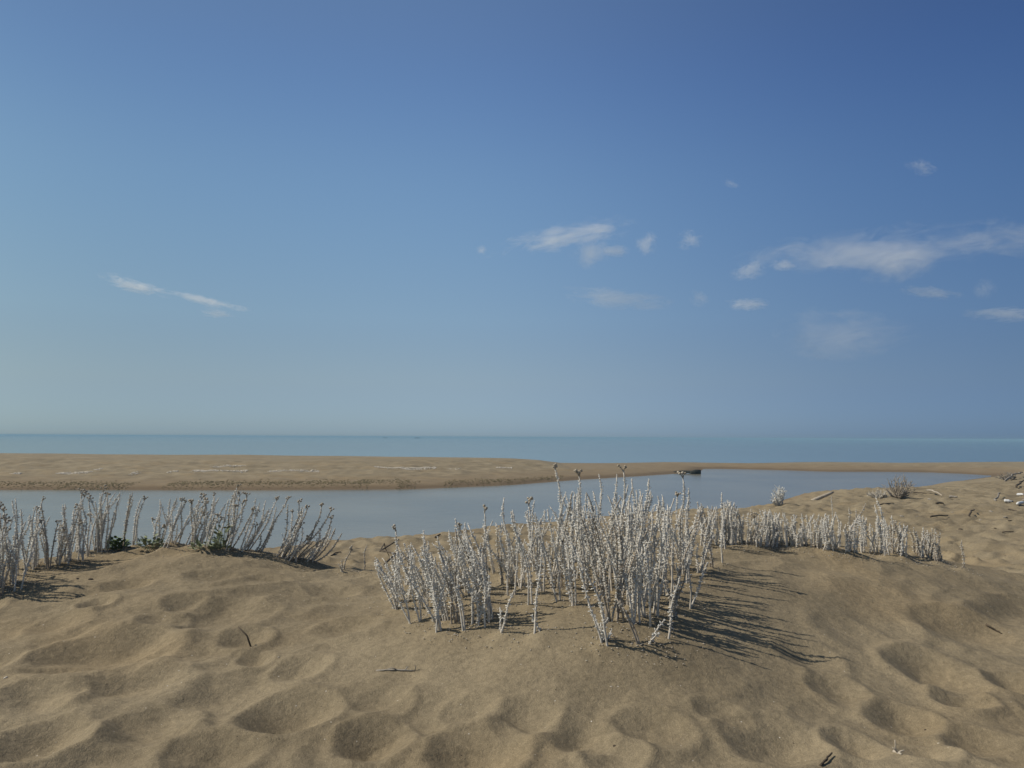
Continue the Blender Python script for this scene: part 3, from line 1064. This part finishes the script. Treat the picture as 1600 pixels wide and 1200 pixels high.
def stick_between(name, a, b, rad, mat, label, cat, lift=(.0, .0), bend=0.0, twigs=(), group=None, r=rng, sides=7):
    """a stick lying between two pixel points on the sand"""
    A, B = ground(*a), ground(*b)
    A = A + np.array([0, 0, lift[0] + rad * .5])
    B = B + np.array([0, 0, lift[1] + rad * .5])
    s = np.linspace(0, 1, 9)[:, None]
    P = A * (1 - s) + B * s
    L = np.linalg.norm(B - A)
    P[:, 2] += bend * L * np.sin(np.pi * s[:, 0])
    P[1:-1] += r.normal(0, .018 * L, (7, 3)) * np.array([.6, .6, .35])
    pr = rad * (np.linspace(1.1, .65, 9) * r.uniform(.88, 1.12, 9))
    root = empty(name, A, label, cat, group)
    V, Fc = tube(P - A, pr, sides)
    main = mesh_obj('shaft', V, Fc, mat, root)
    for (t, dx, dy, dz) in twigs:
        p = P[int(t * 8)] - A
        e = p + np.array([dx, dy, dz]) * L
        m_ = (p + e) / 2 + np.array([.04 * L, 0, .05 * L])
        V, Fc = tube(np.array([p, m_, e]), [rad * .7, rad * .55, rad * .35], 5)
        mesh_obj('side_twig', V, Fc, mat, root)
    return root


G_STK = 'sticks on the near sand'
# upright stick: foot in a dent, leaning left
g = ground(397, 1011)
tip = at_y(372, 979, g[1] + .03)
rt = empty('stick', g, 'thin dark stick poking up slanting out of the left foreground sand', 'stick', G_STK)
V, Fc = tube(np.array([[0, 0, -.03], (tip - g) * .5 + np.array([.004, 0, .002]), tip - g]), [.0035, .0032, .0024], 7)
mesh_obj('shaft', V, Fc, M_WOOD, rt)
stick_between('twig', (588, 1050), (648, 1051), .0028, M_GREYWOOD, 'forked grey twig lying on the sand left of the middle clump', 'twig', lift=(.003, .004), bend=.03,
              twigs=((1, -.03, .03, .14), (.5, -.32, -.06, .0), (.85, .06, .02, .07)), group=G_STK, r=np.random.default_rng(3))
stick_between('stick', (1541, 980), (1566, 992), .0042, M_WOOD, 'short dark stick with a pale end lying on the right slope', 'stick', lift=(.010, .002), group=G_STK, r=np.random.default_rng(4))
stick_between('stick', (1282, 1198), (1300, 1182), .0036, M_WOOD, 'small dark stick at the bottom edge right of centre', 'stick', lift=(.001, .008), group=G_STK, r=np.random.default_rng(5))
stick_between('twig', (1396, 1176), (1409, 1181), .0042, M_PALEWOOD, 'pale three pronged twig standing in the bottom right sand', 'twig', lift=(.002, .002),
              twigs=((.3, .02, .1, 1.0), (.5, -.5, -.1, .5), (.6, .5, -.2, .3)), group=G_STK, r=np.random.default_rng(6))


def pebble(px, py, wpx, mat, name, label, cat, group, r, flat=.55, raise_=.15):
    g = ground(px, py)
    a = .5 * wpx * g[1] / F
    V, Fc = [], []
    n1, n2 = 7, 10
    for i in range(n1 + 1):
        th = math.pi * i / n1
        for j in range(n2):
            ph = 2 * math.pi * j / n2
            d = np.array([math.sin(th) * math.cos(ph), math.sin(th) * math.sin(ph), math.cos(th)])
            q = 1 + .22 * float(gnoise(np.array([d[0] * 1.7 + px]), np.array([d[1] * 1.7 + d[2] + py]), 61)[0])
            V.append(d * q * np.array([a, a * .8, a * flat]))
    for i in range(n1):
        for j in range(n2):
            Fc.append((i * n2 + j, (i + 1) * n2 + j, (i + 1) * n2 + (j + 1) % n2, i * n2 + (j + 1) % n2))
    o = mesh_obj(name, V, Fc, mat, loc=g + np.array([0, 0, a * flat * raise_]))
    o.rotation_euler = (r.uniform(-.3, .3), r.uniform(-.3, .3), r.uniform(0, 6))
    return tag(o, label, cat, group)


pr_ = np.random.default_rng(17)
G_PEB = 'dark bits of debris on the near sand'
pebble(962, 1167, 10, M_WOOD, 'bark_chip', 'dark bark chip on the bottom sand right of the middle', 'debris', G_PEB, pr_)
pebble(864, 1146, 5, M_WOOD, 'bark_chip', 'tiny dark chip on the pale ripple left of the larger chip', 'debris', G_PEB, pr_)
pebble(270, 938, 5, M_WOOD, 'bark_chip', 'dark chip on the hummock under the left crest', 'debris', G_PEB, pr_)
pebble(142, 906, 8, M_WOOD, 'bark_chip', 'right hand dark chip of the pair below the left stems', 'debris', G_PEB, pr_)
pebble(121, 905, 6, M_WOOD, 'bark_chip', 'left hand dark chip of the pair below the left stems', 'debris', G_PEB, pr_)
pebble(1446, 1141, 5, M_WOOD, 'bark_chip', 'tiny dark chip above the pale three pronged twig', 'debris', G_PEB, pr_)
G_SH = 'small white shells on the near sand'
for px, py, w, lab in ((9, 1059, 7, 'white shell bit at the left edge of the sand'), (747, 1062, 5, 'white shell bit below the middle clump'),
                       (435, 1027, 4, 'tiny white shell bit right of the slanting stick'), (262, 1072, 4, 'tiny white shell bit in the left foreground'),
                       (468, 1125, 4, 'tiny white shell bit inside the deep footprint'), (354, 1196, 4, 'tiny white shell bit at the bottom left edge'),
                       (1467, 1162, 6, 'white shell bit right of the pale three pronged twig'), (709, 1102, 4, 'tiny pale shell bit on the sand left of centre'),
                       (955, 1073, 4, 'tiny pale shell bit below the front stems'), (979, 1091, 4, 'tiny pinkish shell bit right of the pale one')):
    pebble(px, py, w, M_SHELL, 'shell', lab, 'shell', G_SH, pr_, flat=.4)

# ------------------------------------------------------------------ the trampled bank on the right: driftwood, litter, shrubs
G_DR = 'driftwood on the right hand bank'
sr = np.random.default_rng(33)
A = ground(1268, 781)
B = at_y(1302, 769, A[1] + .2)
rt = empty('driftwood_plank', A, 'long bleached plank jutting over the water from the sand lobe', 'driftwood', G_DR)
s = np.linspace(0, 1, 6)[:, None]
P = (B - A) * s + np.array([0, 0, -.03]) * (1 - s)
V, Fc = tube(P, [.045, .046, .043, .04, .035, .022], 6)
mesh_obj('shaft', V, Fc, M_PALEWOOD, rt)
for a, b, rad, mat, lab, lift in (
        ((1449, 770), (1472, 775), .045, M_PALEWOOD, 'pale driftwood log on the bank right of the shrub', (.05, .0)),
        ((1483, 779), (1496, 780), .055, M_GREYWOOD, 'grey driftwood lump in the middle of the right bank', (.03, .03)),
        ((1454, 810), (1481, 809), .028, M_WOOD, 'dark stick lying across the bank behind the end tuft', (.02, .03)),
        ((1371, 790), (1396, 788), .022, M_WOOD, 'thin dark stick at the foot of the shrub', (.01, .02)),
        ((1463, 788), (1474, 789), .04, M_WOOD, 'dark stub of wood below the pale log', (.01, .02)),
        ((1514, 807), (1522, 800), .03, M_WOOD, 'short dark stick on the bank pointing away', (.0, .04)),
        ((1576, 798), (1593, 802), .03, M_WOOD, 'dark stick at the right edge below the white litter', (.02, .01)),
        ((1556, 783), (1562, 776), .04, M_GREYWOOD, 'grey broken branch beside the white litter', (.0, .08)),
        ((1428, 772), (1447, 774), .035, M_WOOD, 'dark branch lying right of the shrub near the water', (.03, .03)),
        ((1566, 833), (1584, 832), .016, M_WOOD, 'thin dark stick at the right edge of the lower bank', (.01, .01)),
        ((1570, 752), (1598, 744), .05, M_GREYWOOD, 'grey branch on the high bank at the right edge', (.0, .12)),
        ((1588, 762), (1600, 757), .05, M_WOOD, 'dark branch on the high bank at the right edge', (.0, .1)),
        ((517, 869), (532, 864), .018, M_WOOD, 'dark stick on the far sand right of the left crest', (.0, .01)),
        ((680, 842), (688, 838), .035, M_WOOD, 'dark lump of wood near the water left of the middle clump', (.01, .02)),
        ((606, 890), (608, 876), .014, M_WOOD, 'dark upright stub left of the middle clump', (.0, .05))):
    stick_between('driftwood', a, b, rad * .5, mat, lab, 'driftwood', lift=lift, bend=.02, group=G_DR, r=sr)
G_LIT = 'white litter on the right hand bank'
for a, b, lab in (((1569, 786), (1581, 787), 'crumpled white plastic sheet left of the bottle at the right edge'),
                  ((1590, 791), (1602, 788), 'white plastic bottle at the right edge of the bank'),
                  ((1590, 776), (1600, 776), 'pale flat piece of litter above the bottle')):
    A, B = ground(*a), ground(*b)
    L = np.linalg.norm(B - A)
    d = (B - A) / L
    s = np.linspace(0, 1, 9)
    if 'bottle' in lab:
        P = A + d * (s * L)[:, None] + np.array([0, 0, .05])
        root = empty('plastic_bottle', A, lab, 'bottle', G_LIT)
        V, Fc = tube(P - A, np.array([.025, .032, .032, .03, .032, .032, .022, .012, .012]), 10)
        mesh_obj('body', V, Fc, M_WHITE, root)
        V, Fc = tube(np.array([P[-1], P[-1] + d * .025]) - A, [.015, .015], 10)
        mesh_obj('cap', V, Fc, M_HULL, root)
    else:
        gx, gy = np.meshgrid(np.linspace(0, 1, 12), np.linspace(-.5, .5, 7))
        cr_ = np.array([-d[1], d[0], 0])
        Vp = d * (gx.ravel() * L)[:, None] + cr_ * (gy.ravel() * .16)[:, None]
        Vp[:, 2] += .035 + .05 * gnoise(gx.ravel() * 4 + a[0], gy.ravel() * 4, 71) + .02
        i0 = (np.arange(6)[:, None] * 12 + np.arange(11)[None]).ravel()
        o = mesh_obj('plastic_sheet', Vp, np.stack([i0, i0 + 1, i0 + 13, i0 + 12], 1), M_WHITE, loc=A)
        md = o.modifiers.new('thick', 'SOLIDIFY')
        md.thickness = .012
        tag(o, lab, 'litter', G_LIT)


cr2 = np.random.default_rng(77)
k_ = 0
while k_ < 24:
    px, py = cr2.uniform(1390, 1600), cr2.uniform(768, 872)
    if py < np.interp(px, [1390, 1450, 1540, 1600], [796, 778, 766, 758]):
        continue
    pebble(px, py, cr2.uniform(3.5, 8), M_WOOD if cr2.uniform() < .7 else M_GREYWOOD, 'wood_chip',
           'little chip of wood or bark scattered on the right hand bank', 'debris', 'wood chips strewn over the right hand bank', cr2, flat=.35)
    k_ += 1


def shrub(px, py, w, h, n, mat, label, name, lean, r, group=None, wood=M_WOOD):
    g = ground(px, py)
    k = g[1] / F
    root = empty(name, g, label, 'shrub', group)
    tw, core = [], []
    for i in range(n):
        a = r.uniform(0, 2 * math.pi)
        q = r.uniform(.1, 1)
        e = np.array([math.cos(a) * q * w * .5 * k + lean * k * w * .3, math.sin(a) * q * w * .4 * k, h * k * (1 - .45 * q * q) * r.uniform(.5, 1.05)])
        s = np.linspace(0, 1, 7)[:, None]
        m_ = e * .5 + np.array([e[0] * .25, e[1] * .25, -.06 * h * k])
        P = 2 * s * (1 - s) * m_ + s ** 2 * e
        P[1:] += r.normal(0, .022 * h * k, (6, 3))
        tw.append(tube(P, np.linspace(.011, .004, 7), 4, cap=False))
        for _ in range(3):
            b0 = P[int(r.integers(2, 6))]
            b1 = b0 + np.array([r.uniform(-1, 1), r.uniform(-1, 1), r.uniform(.1, 1.1)]) * h * k * .2
            tw.append(tube(np.array([b0, (b0 + b1) / 2 + r.normal(0, .01, 3), b1]), [.006, .005, .003], 4, cap=False))
    for i in range(max(4, n // 5)):
        a = r.uniform(0, 2 * math.pi)
        e = np.array([math.cos(a) * w * .32 * k, math.sin(a) * w * .3 * k, r.uniform(.1, .45) * h * k])
        core.append(tube(np.array([[e[0] * .2, e[1] * .2, -.05], e * .6 + r.normal(0, .02, 3), e]), [.03, .022, .012], 5))
    V, Fc = merge(tw)
    mesh_obj('twigs', V, Fc, mat, root)
    V, Fc = merge(core)
    mesh_obj('trunk', V, Fc, wood, root)


shrub(1402, 778, 56, 36, 44, M_DRYSTALK, 'dry grey twiggy shrub with a dark root at the water edge', 'dry_shrub', .2, np.random.default_rng(41), wood=M_GREYWOOD)
shrub(1374, 779, 36, 17, 34, M_STALK, 'low pale dry tuft leaning on the left of the grey shrub', 'dry_tuft', -.2, np.random.default_rng(42), wood=M_GREYWOOD)
shrub(1215, 789, 30, 32, 30, M_LEAF, 'whitish tuft with upright twigs on the left of the sand lobe', 'dry_tuft', .25, np.random.default_rng(43), wood=M_STALK)
shrub(1574, 750, 46, 14, 34, M_GREYWOOD, 'low grey dry scrub on the high bank at the right edge', 'dry_shrub', 0, np.random.default_rng(44))

# white stub among the swept stems
g = ground(463, 882)
tp_ = at_y(462, 862, g[1]) - g
V, Fc = tube(np.array([[0, 0, -.02], tp_ * .5, tp_]), [.005, .0055, .004], 8)
tag(mesh_obj('white_peg', V, Fc, M_SHELL, loc=g), 'small white peg among the swept stems at the right of the left crest', 'peg')

# ------------------------------------------------------------------ the far bar: log, drift lines of shell and weed
A, B = at_z(1052, 737.5, ZW + .05), at_z(1093, 737.5, ZW + .10)
rt = empty('driftwood_log', A, 'black wet log at the tip of the far sand bar', 'driftwood')
s = np.linspace(0, 1, 10)[:, None]
P = (B - A) * s
P[:, 2] += .03 * np.sin(s[:, 0] * 5)
V, Fc = tube(P, np.linspace(.03, .09, 10) * np.array([1, 1.1, .9, 1, 1.15, 1, 1.1, .95, 1.05, 1]), 9)
mesh_obj('shaft', V, Fc, M_WETLOG, rt)
V, Fc = tube(np.array([B - A + np.array([-.45, 0, -.05]), B - A + np.array([-.2, 0, .0]), B - A + np.array([.05, 0, .0])]), [.10, .13, .12], 9)
mesh_obj('root_stump', V, Fc, M_WETLOG, rt)


def drift(name, rows, mat, label, size, flat, n_per_m, seed, spread=.14):
    r = np.random.default_rng(seed)
    C_ = []
    for (x0, y0, x1, y1, d_) in rows:
        a, b = ground(x0, y0, 20), ground(x1, y1, 20)
        L = abs(b[0] - a[0])
        n = int(L * n_per_m * d_)
        t = r.uniform(0, 1, n)
        keep = gnoise(t * L * .55 + seed, t * 0 + y0, 81) > -.22
        t = t[keep]
        x = a[0] + (b[0] - a[0]) * t
        y = a[1] + (b[1] - a[1]) * t + .5 * gnoise(t * L * .25, t * 0 + x0, 82) + r.normal(0, spread, len(t))
        C_.append(np.stack([x, y, H(x, y)], 1))
    C_ = np.concatenate(C_)
    n = len(C_)
    sz = size * r.uniform(.4, 1.3, n)
    ph = r.uniform(0, 6.28, n)
    base = np.array([[1, 0, 0], [0, .6, 0], [-1, 0, 0], [0, -.6, 0], [0, 0, flat], [0, 0, -.1]], float)
    c, s = np.cos(ph), np.sin(ph)
    Vb = np.stack([base[None, :, 0] * c[:, None] - base[None, :, 1] * s[:, None], base[None, :, 0] * s[:, None] + base[None, :, 1] * c[:, None], np.broadcast_to(base[None, :, 2], (n, 6))], 2)
    V = (Vb * sz[:, None, None] + C_[:, None, :]).reshape(-1, 3)
    f = np.array([[0, 1, 4], [1, 2, 4], [2, 3, 4], [3, 0, 4], [1, 0, 5], [2, 1, 5], [3, 2, 5], [0, 3, 5]])
    Fc = (f[None] + (np.arange(n) * 6)[:, None, None]).reshape(-1, 3)
    o = mesh_obj(name, V, Fc, mat, smooth_sh=False)
    return tag(o, label, 'debris', kind='stuff')


drift('shell_drift', [(20, 740, 140, 738, 1), (150, 734, 168, 734, .8), (205, 740, 262, 739, 1), (262, 738, 300, 738, .7), (300, 736, 400, 736, 1),
                      (310, 729.5, 380, 729.5, .6), (420, 737, 500, 737, .5), (566, 729.5, 682, 731, 1.2), (775, 731, 800, 731, .8), (640, 734, 720, 733, .3)],
      M_SHELL, 'white streaks of washed up shell on the far sand bar', .04, .7, 230, 51)
drift('seaweed_drift', [(-60, 755, 120, 756, .8), (100, 757, 400, 755, 1.1), (400, 755, 640, 756, 1.1), (560, 752, 640, 753, .7), (640, 756, 800, 752, .9), (800, 752, 880, 745, .6)],
      M_WEED, 'dark line of dried seaweed along the far shore of the lagoon', .042, .35, 220, 52, .45)

# ------------------------------------------------------------------ two boats far out
for px, lab, dist, sc_ in ((652, 'small dark boat on the horizon, the right one of the two', 900, 1.0), (602, 'small dark boat on the horizon, the left one of the two', 950, .85)):
    d = ray(px, 683.5)
    loc = np.array([d[0] / d[1] * dist, dist, ZW])
    rt = empty('fishing_boat', loc, lab, 'boat', 'boats on the horizon')
    xs = np.linspace(-2.6, 2.6, 9) * sc_
    hw = np.array([.75, .9, .95, .95, .9, .8, .6, .35, .04]) * sc_
    V, Fc = [], []
    for x, w_, k in zip(xs, hw, range(9)):
        top = (.75 + .35 * (k / 8) ** 2) * sc_
        V += [(x, -w_, top), (x, -w_ * .7, -.1), (x, w_ * .7, -.1), (x, w_, top)]
    for k in range(8):
        for j in range(3):
            a = k * 4 + j
            Fc.append((a, a + 4, a + 5, a + 1))
        Fc.append((k * 4 + 3, k * 4 + 7, k * 4 + 4, k * 4))
    Fc.append((0, 1, 2, 3))
    mesh_obj('hull', V, Fc, M_HULL, rt, smooth_sh=False)
    cv = [(x, y, z) for x in (-1.2 * sc_, -.1 * sc_) for y in (-.55 * sc_, .55 * sc_) for z in (.7 * sc_, 1.75 * sc_)]
    mesh_obj('cabin', cv, [(0, 1, 3, 2), (4, 6, 7, 5), (0, 4, 5, 1), (2, 3, 7, 6), (1, 5, 7, 3), (0, 2, 6, 4)], M_CABIN, rt, smooth_sh=False)

# ------------------------------------------------------------------ thin clouds high over the sea


CLOUDS = (
    (876, 372, 235, 40, 11, 2.6, .76, 'bright white wisp rising to the right above the middle clump', 1),
    (925, 396, 70, 40, 0, .9, .72, 'faint veil hanging under the bright middle wisp', 2),
    (1010, 381, 40, 30, -10, 1.3, .74, 'small white puff just right of the bright middle wisp', 3),
    (1078, 374, 46, 26, 8, 1.3, .74, 'small flat puff, second to the right of the bright wisp', 4),
    (962, 392, 46, 16, 0, 1.0, .72, 'thin streak under the right end of the bright wisp', 5),
    (752, 391, 18, 13, 0, .9, .72, 'tiny lone puff left of the bright wisp', 6),
    (1430, 388, 540, 60, 4, 1.7, .66, 'long broad grey white cloud at the right edge of the sky', 7),
    (1400, 414, 130, 50, 8, 1.0, .74, 'hanging grey belly under the long broad cloud', 8),
    (1168, 423, 60, 26, 6, .9, .74, 'small puff below the left tip of the long cloud', 9),
    (1228, 414, 50, 16, 3, .9, .74, 'thin patch close under the long cloud, left part', 10),
    (955, 466, 180, 26, -5, .9, .80, 'pale low streak above the tallest stems', 11),
    (1165, 475, 70, 18, 0, .9, .80, 'small pale low streak right of the tallest stems', 12),
    (1091, 467, 34, 20, -30, .5, .74, 'tiny faint slanting puff between two low streaks', 13),
    (1439, 261, 50, 20, -18, 1.0, .74, 'small torn wisp highest in the right sky', 14),
    (1141, 286, 30, 12, -10, .5, .72, 'faint tiny wisp high above the small puffs', 15),
    (1455, 457, 95, 18, -5, .8, .80, 'faint flat streak below the long broad cloud', 16),
    (1539, 452, 32, 28, 10, .5, .74, 'faint round puff below the right end of the long cloud', 17),
    (1570, 491, 120, 22, 0, .8, .80, 'faint flat patch at the right edge under the round puff', 18),
    (1310, 520, 260, 70, 3, .6, .74, 'wide very faint grey veil low on the right', 19),
    (213, 446, 120, 20, -13, 1.9, .76, 'bright left part of the slanting streak in the left sky', 20),
    (318, 469, 140, 12, -12, 1.5, .80, 'thin right part of the slanting streak in the left sky', 21),
    (336, 488, 60, 14, -6, 1.1, .80, 'short pale dash under the right part of the slanting streak', 22))


def cloud_mat(dens, cover, stretch, seed, fray):
    """vapour whose thickness comes from torn noise, fading to nothing at the rim of its box"""
    m = bpy.data.materials.new('cloud_vapour')
    m.use_nodes = True
    n, l = m.node_tree.nodes, m.node_tree.links
    n.clear()
    out = n.new('ShaderNodeOutputMaterial')
    pv = n.new('ShaderNodeVolumePrincipled')
    pv.inputs['Color'].default_value = (0.995, 0.995, 0.995, 1)
    pv.inputs['Anisotropy'].default_value = 0.15
    tc = n.new('ShaderNodeTexCoord')

    def noise(scale, off, detail, rough, dist):
        mp = n.new('ShaderNodeMapping')
        mp.inputs['Location'].default_value = (seed * 3.7 + off, seed * 1.3, seed * 2.1 - off)
        mp.inputs['Scale'].default_value = [q * scale for q in stretch]
        l.new(tc.outputs['Object'], mp.inputs['Vector'])
        nz = n.new('ShaderNodeTexNoise')
        nz.inputs['Scale'].default_value = 1.0
        nz.inputs['Detail'].default_value = detail
        nz.inputs['Roughness'].default_value = rough
        nz.inputs['Distortion'].default_value = dist
        l.new(mp.outputs[0], nz.inputs['Vector'])
        return nz.outputs['Fac']

    def math_(op, a_, b_, clamp=False):
        x = n.new('ShaderNodeMath')
        x.operation = op
        x.use_clamp = clamp
        for i, v in enumerate((a_, b_)):
            if isinstance(v, (int, float)):
                x.inputs[i].default_value = v
            else:
                l.new(v, x.inputs[i])
        return x.outputs[0]

    ln = n.new('ShaderNodeVectorMath')
    ln.operation = 'LENGTH'
    sc3 = n.new('ShaderNodeVectorMath')
    sc3.operation = 'MULTIPLY_ADD'
    sc3.inputs[1].default_value = (2, 2, 2)
    sc3.inputs[2].default_value = (-1, -1, -1)
    l.new(tc.outputs['Generated'], sc3.inputs[0])
    l.new(sc3.outputs[0], ln.inputs[0])
    big = math_('MULTIPLY', math_('SUBTRACT', noise(.42, 7.0, 4, .55, .5), .5), fray)      # ragged outline
    fine = math_('MULTIPLY', math_('SUBTRACT', noise(1.3, 0.0, 8, .68, 1.2), .5), 2.5)       # torn inside
    body = math_('SUBTRACT', cover, ln.outputs['Value'])
    body = math_('ADD', math_('ADD', body, big), fine)
    body = math_('MULTIPLY', body, 1.1, True)
    rim = n.new('ShaderNodeMapRange')
    rim.interpolation_type = 'SMOOTHSTEP'
    rim.inputs['From Min'].default_value = 0.75
    rim.inputs['From Max'].default_value = 1.0
    rim.inputs['To Min'].default_value = dens
    rim.inputs['To Max'].default_value = 0.0
    l.new(ln.outputs['Value'], rim.inputs['Value'])
    l.new(math_('MULTIPLY', body, rim.outputs[0]), pv.inputs['Density'])
    l.new(pv.outputs[0], out.inputs['Volume'])
    return m


def cloud(px, py, w, h, tilt, tau, cover, label, seed, dist=6000.0, fray=1.6, fine=1.5):
    c = at_y(px, py, dist)
    k = c[1] / F
    W, Hh = w * k * .62, h * k * .75
    D = max(Hh * 1.2, W * .30)
    V, Fc = [], []
    n1, n2 = 14, 24
    for i in range(n1 + 1):
        th = math.pi * i / n1
        for j in range(n2):
            ph = 2 * math.pi * j / n2
            V.append((W * math.sin(th) * math.cos(ph), D * math.sin(th) * math.sin(ph), Hh * math.cos(th)))
    for i in range(n1):
        for j in range(n2):
            Fc.append((i * n2 + j, (i + 1) * n2 + j, (i + 1) * n2 + (j + 1) % n2, i * n2 + (j + 1) % n2))
    u = fine / max(Hh, 1)
    ux = max(min(u * .32, fine * 4 / W), fine * 1.3 / W)
    o = mesh_obj('cloud', V, Fc, cloud_mat((.42 if w > 150 and tau > 2 else .6) * tau / D, cover, (ux, ux, u), seed, fray), loc=c)
    o.rotation_euler = (0, -math.radians(tilt), 0)
    tag(o, label, 'cloud', 'thin clouds over the sea')


for a in CLOUDS:
    cloud(*a)

# ------------------------------------------------------------------ sea haze lying low over the water and the beach
hb = [(x, y, z) for x in (-31000, 31000) for y in (-20, 31000) for z in (-4.0, 1.15)]
hm = bpy.data.materials.new('sea_haze')
hm.use_nodes = True
hn, hl = hm.node_tree.nodes, hm.node_tree.links
hn.clear()
ho = hn.new('ShaderNodeOutputMaterial')
hv = hn.new('ShaderNodeVolumePrincipled')
hv.inputs['Color'].default_value = (0.33, 0.52, 0.66, 1)
hv.inputs['Density'].default_value = 0.0012
hl.new(hv.outputs[0], ho.inputs['Volume'])
tag(mesh_obj('haze', hb, [(0, 1, 3, 2), (4, 6, 7, 5), (0, 4, 5, 1), (2, 3, 7, 6), (1, 5, 7, 3), (0, 2, 6, 4)], hm, smooth_sh=False), kind='stuff')
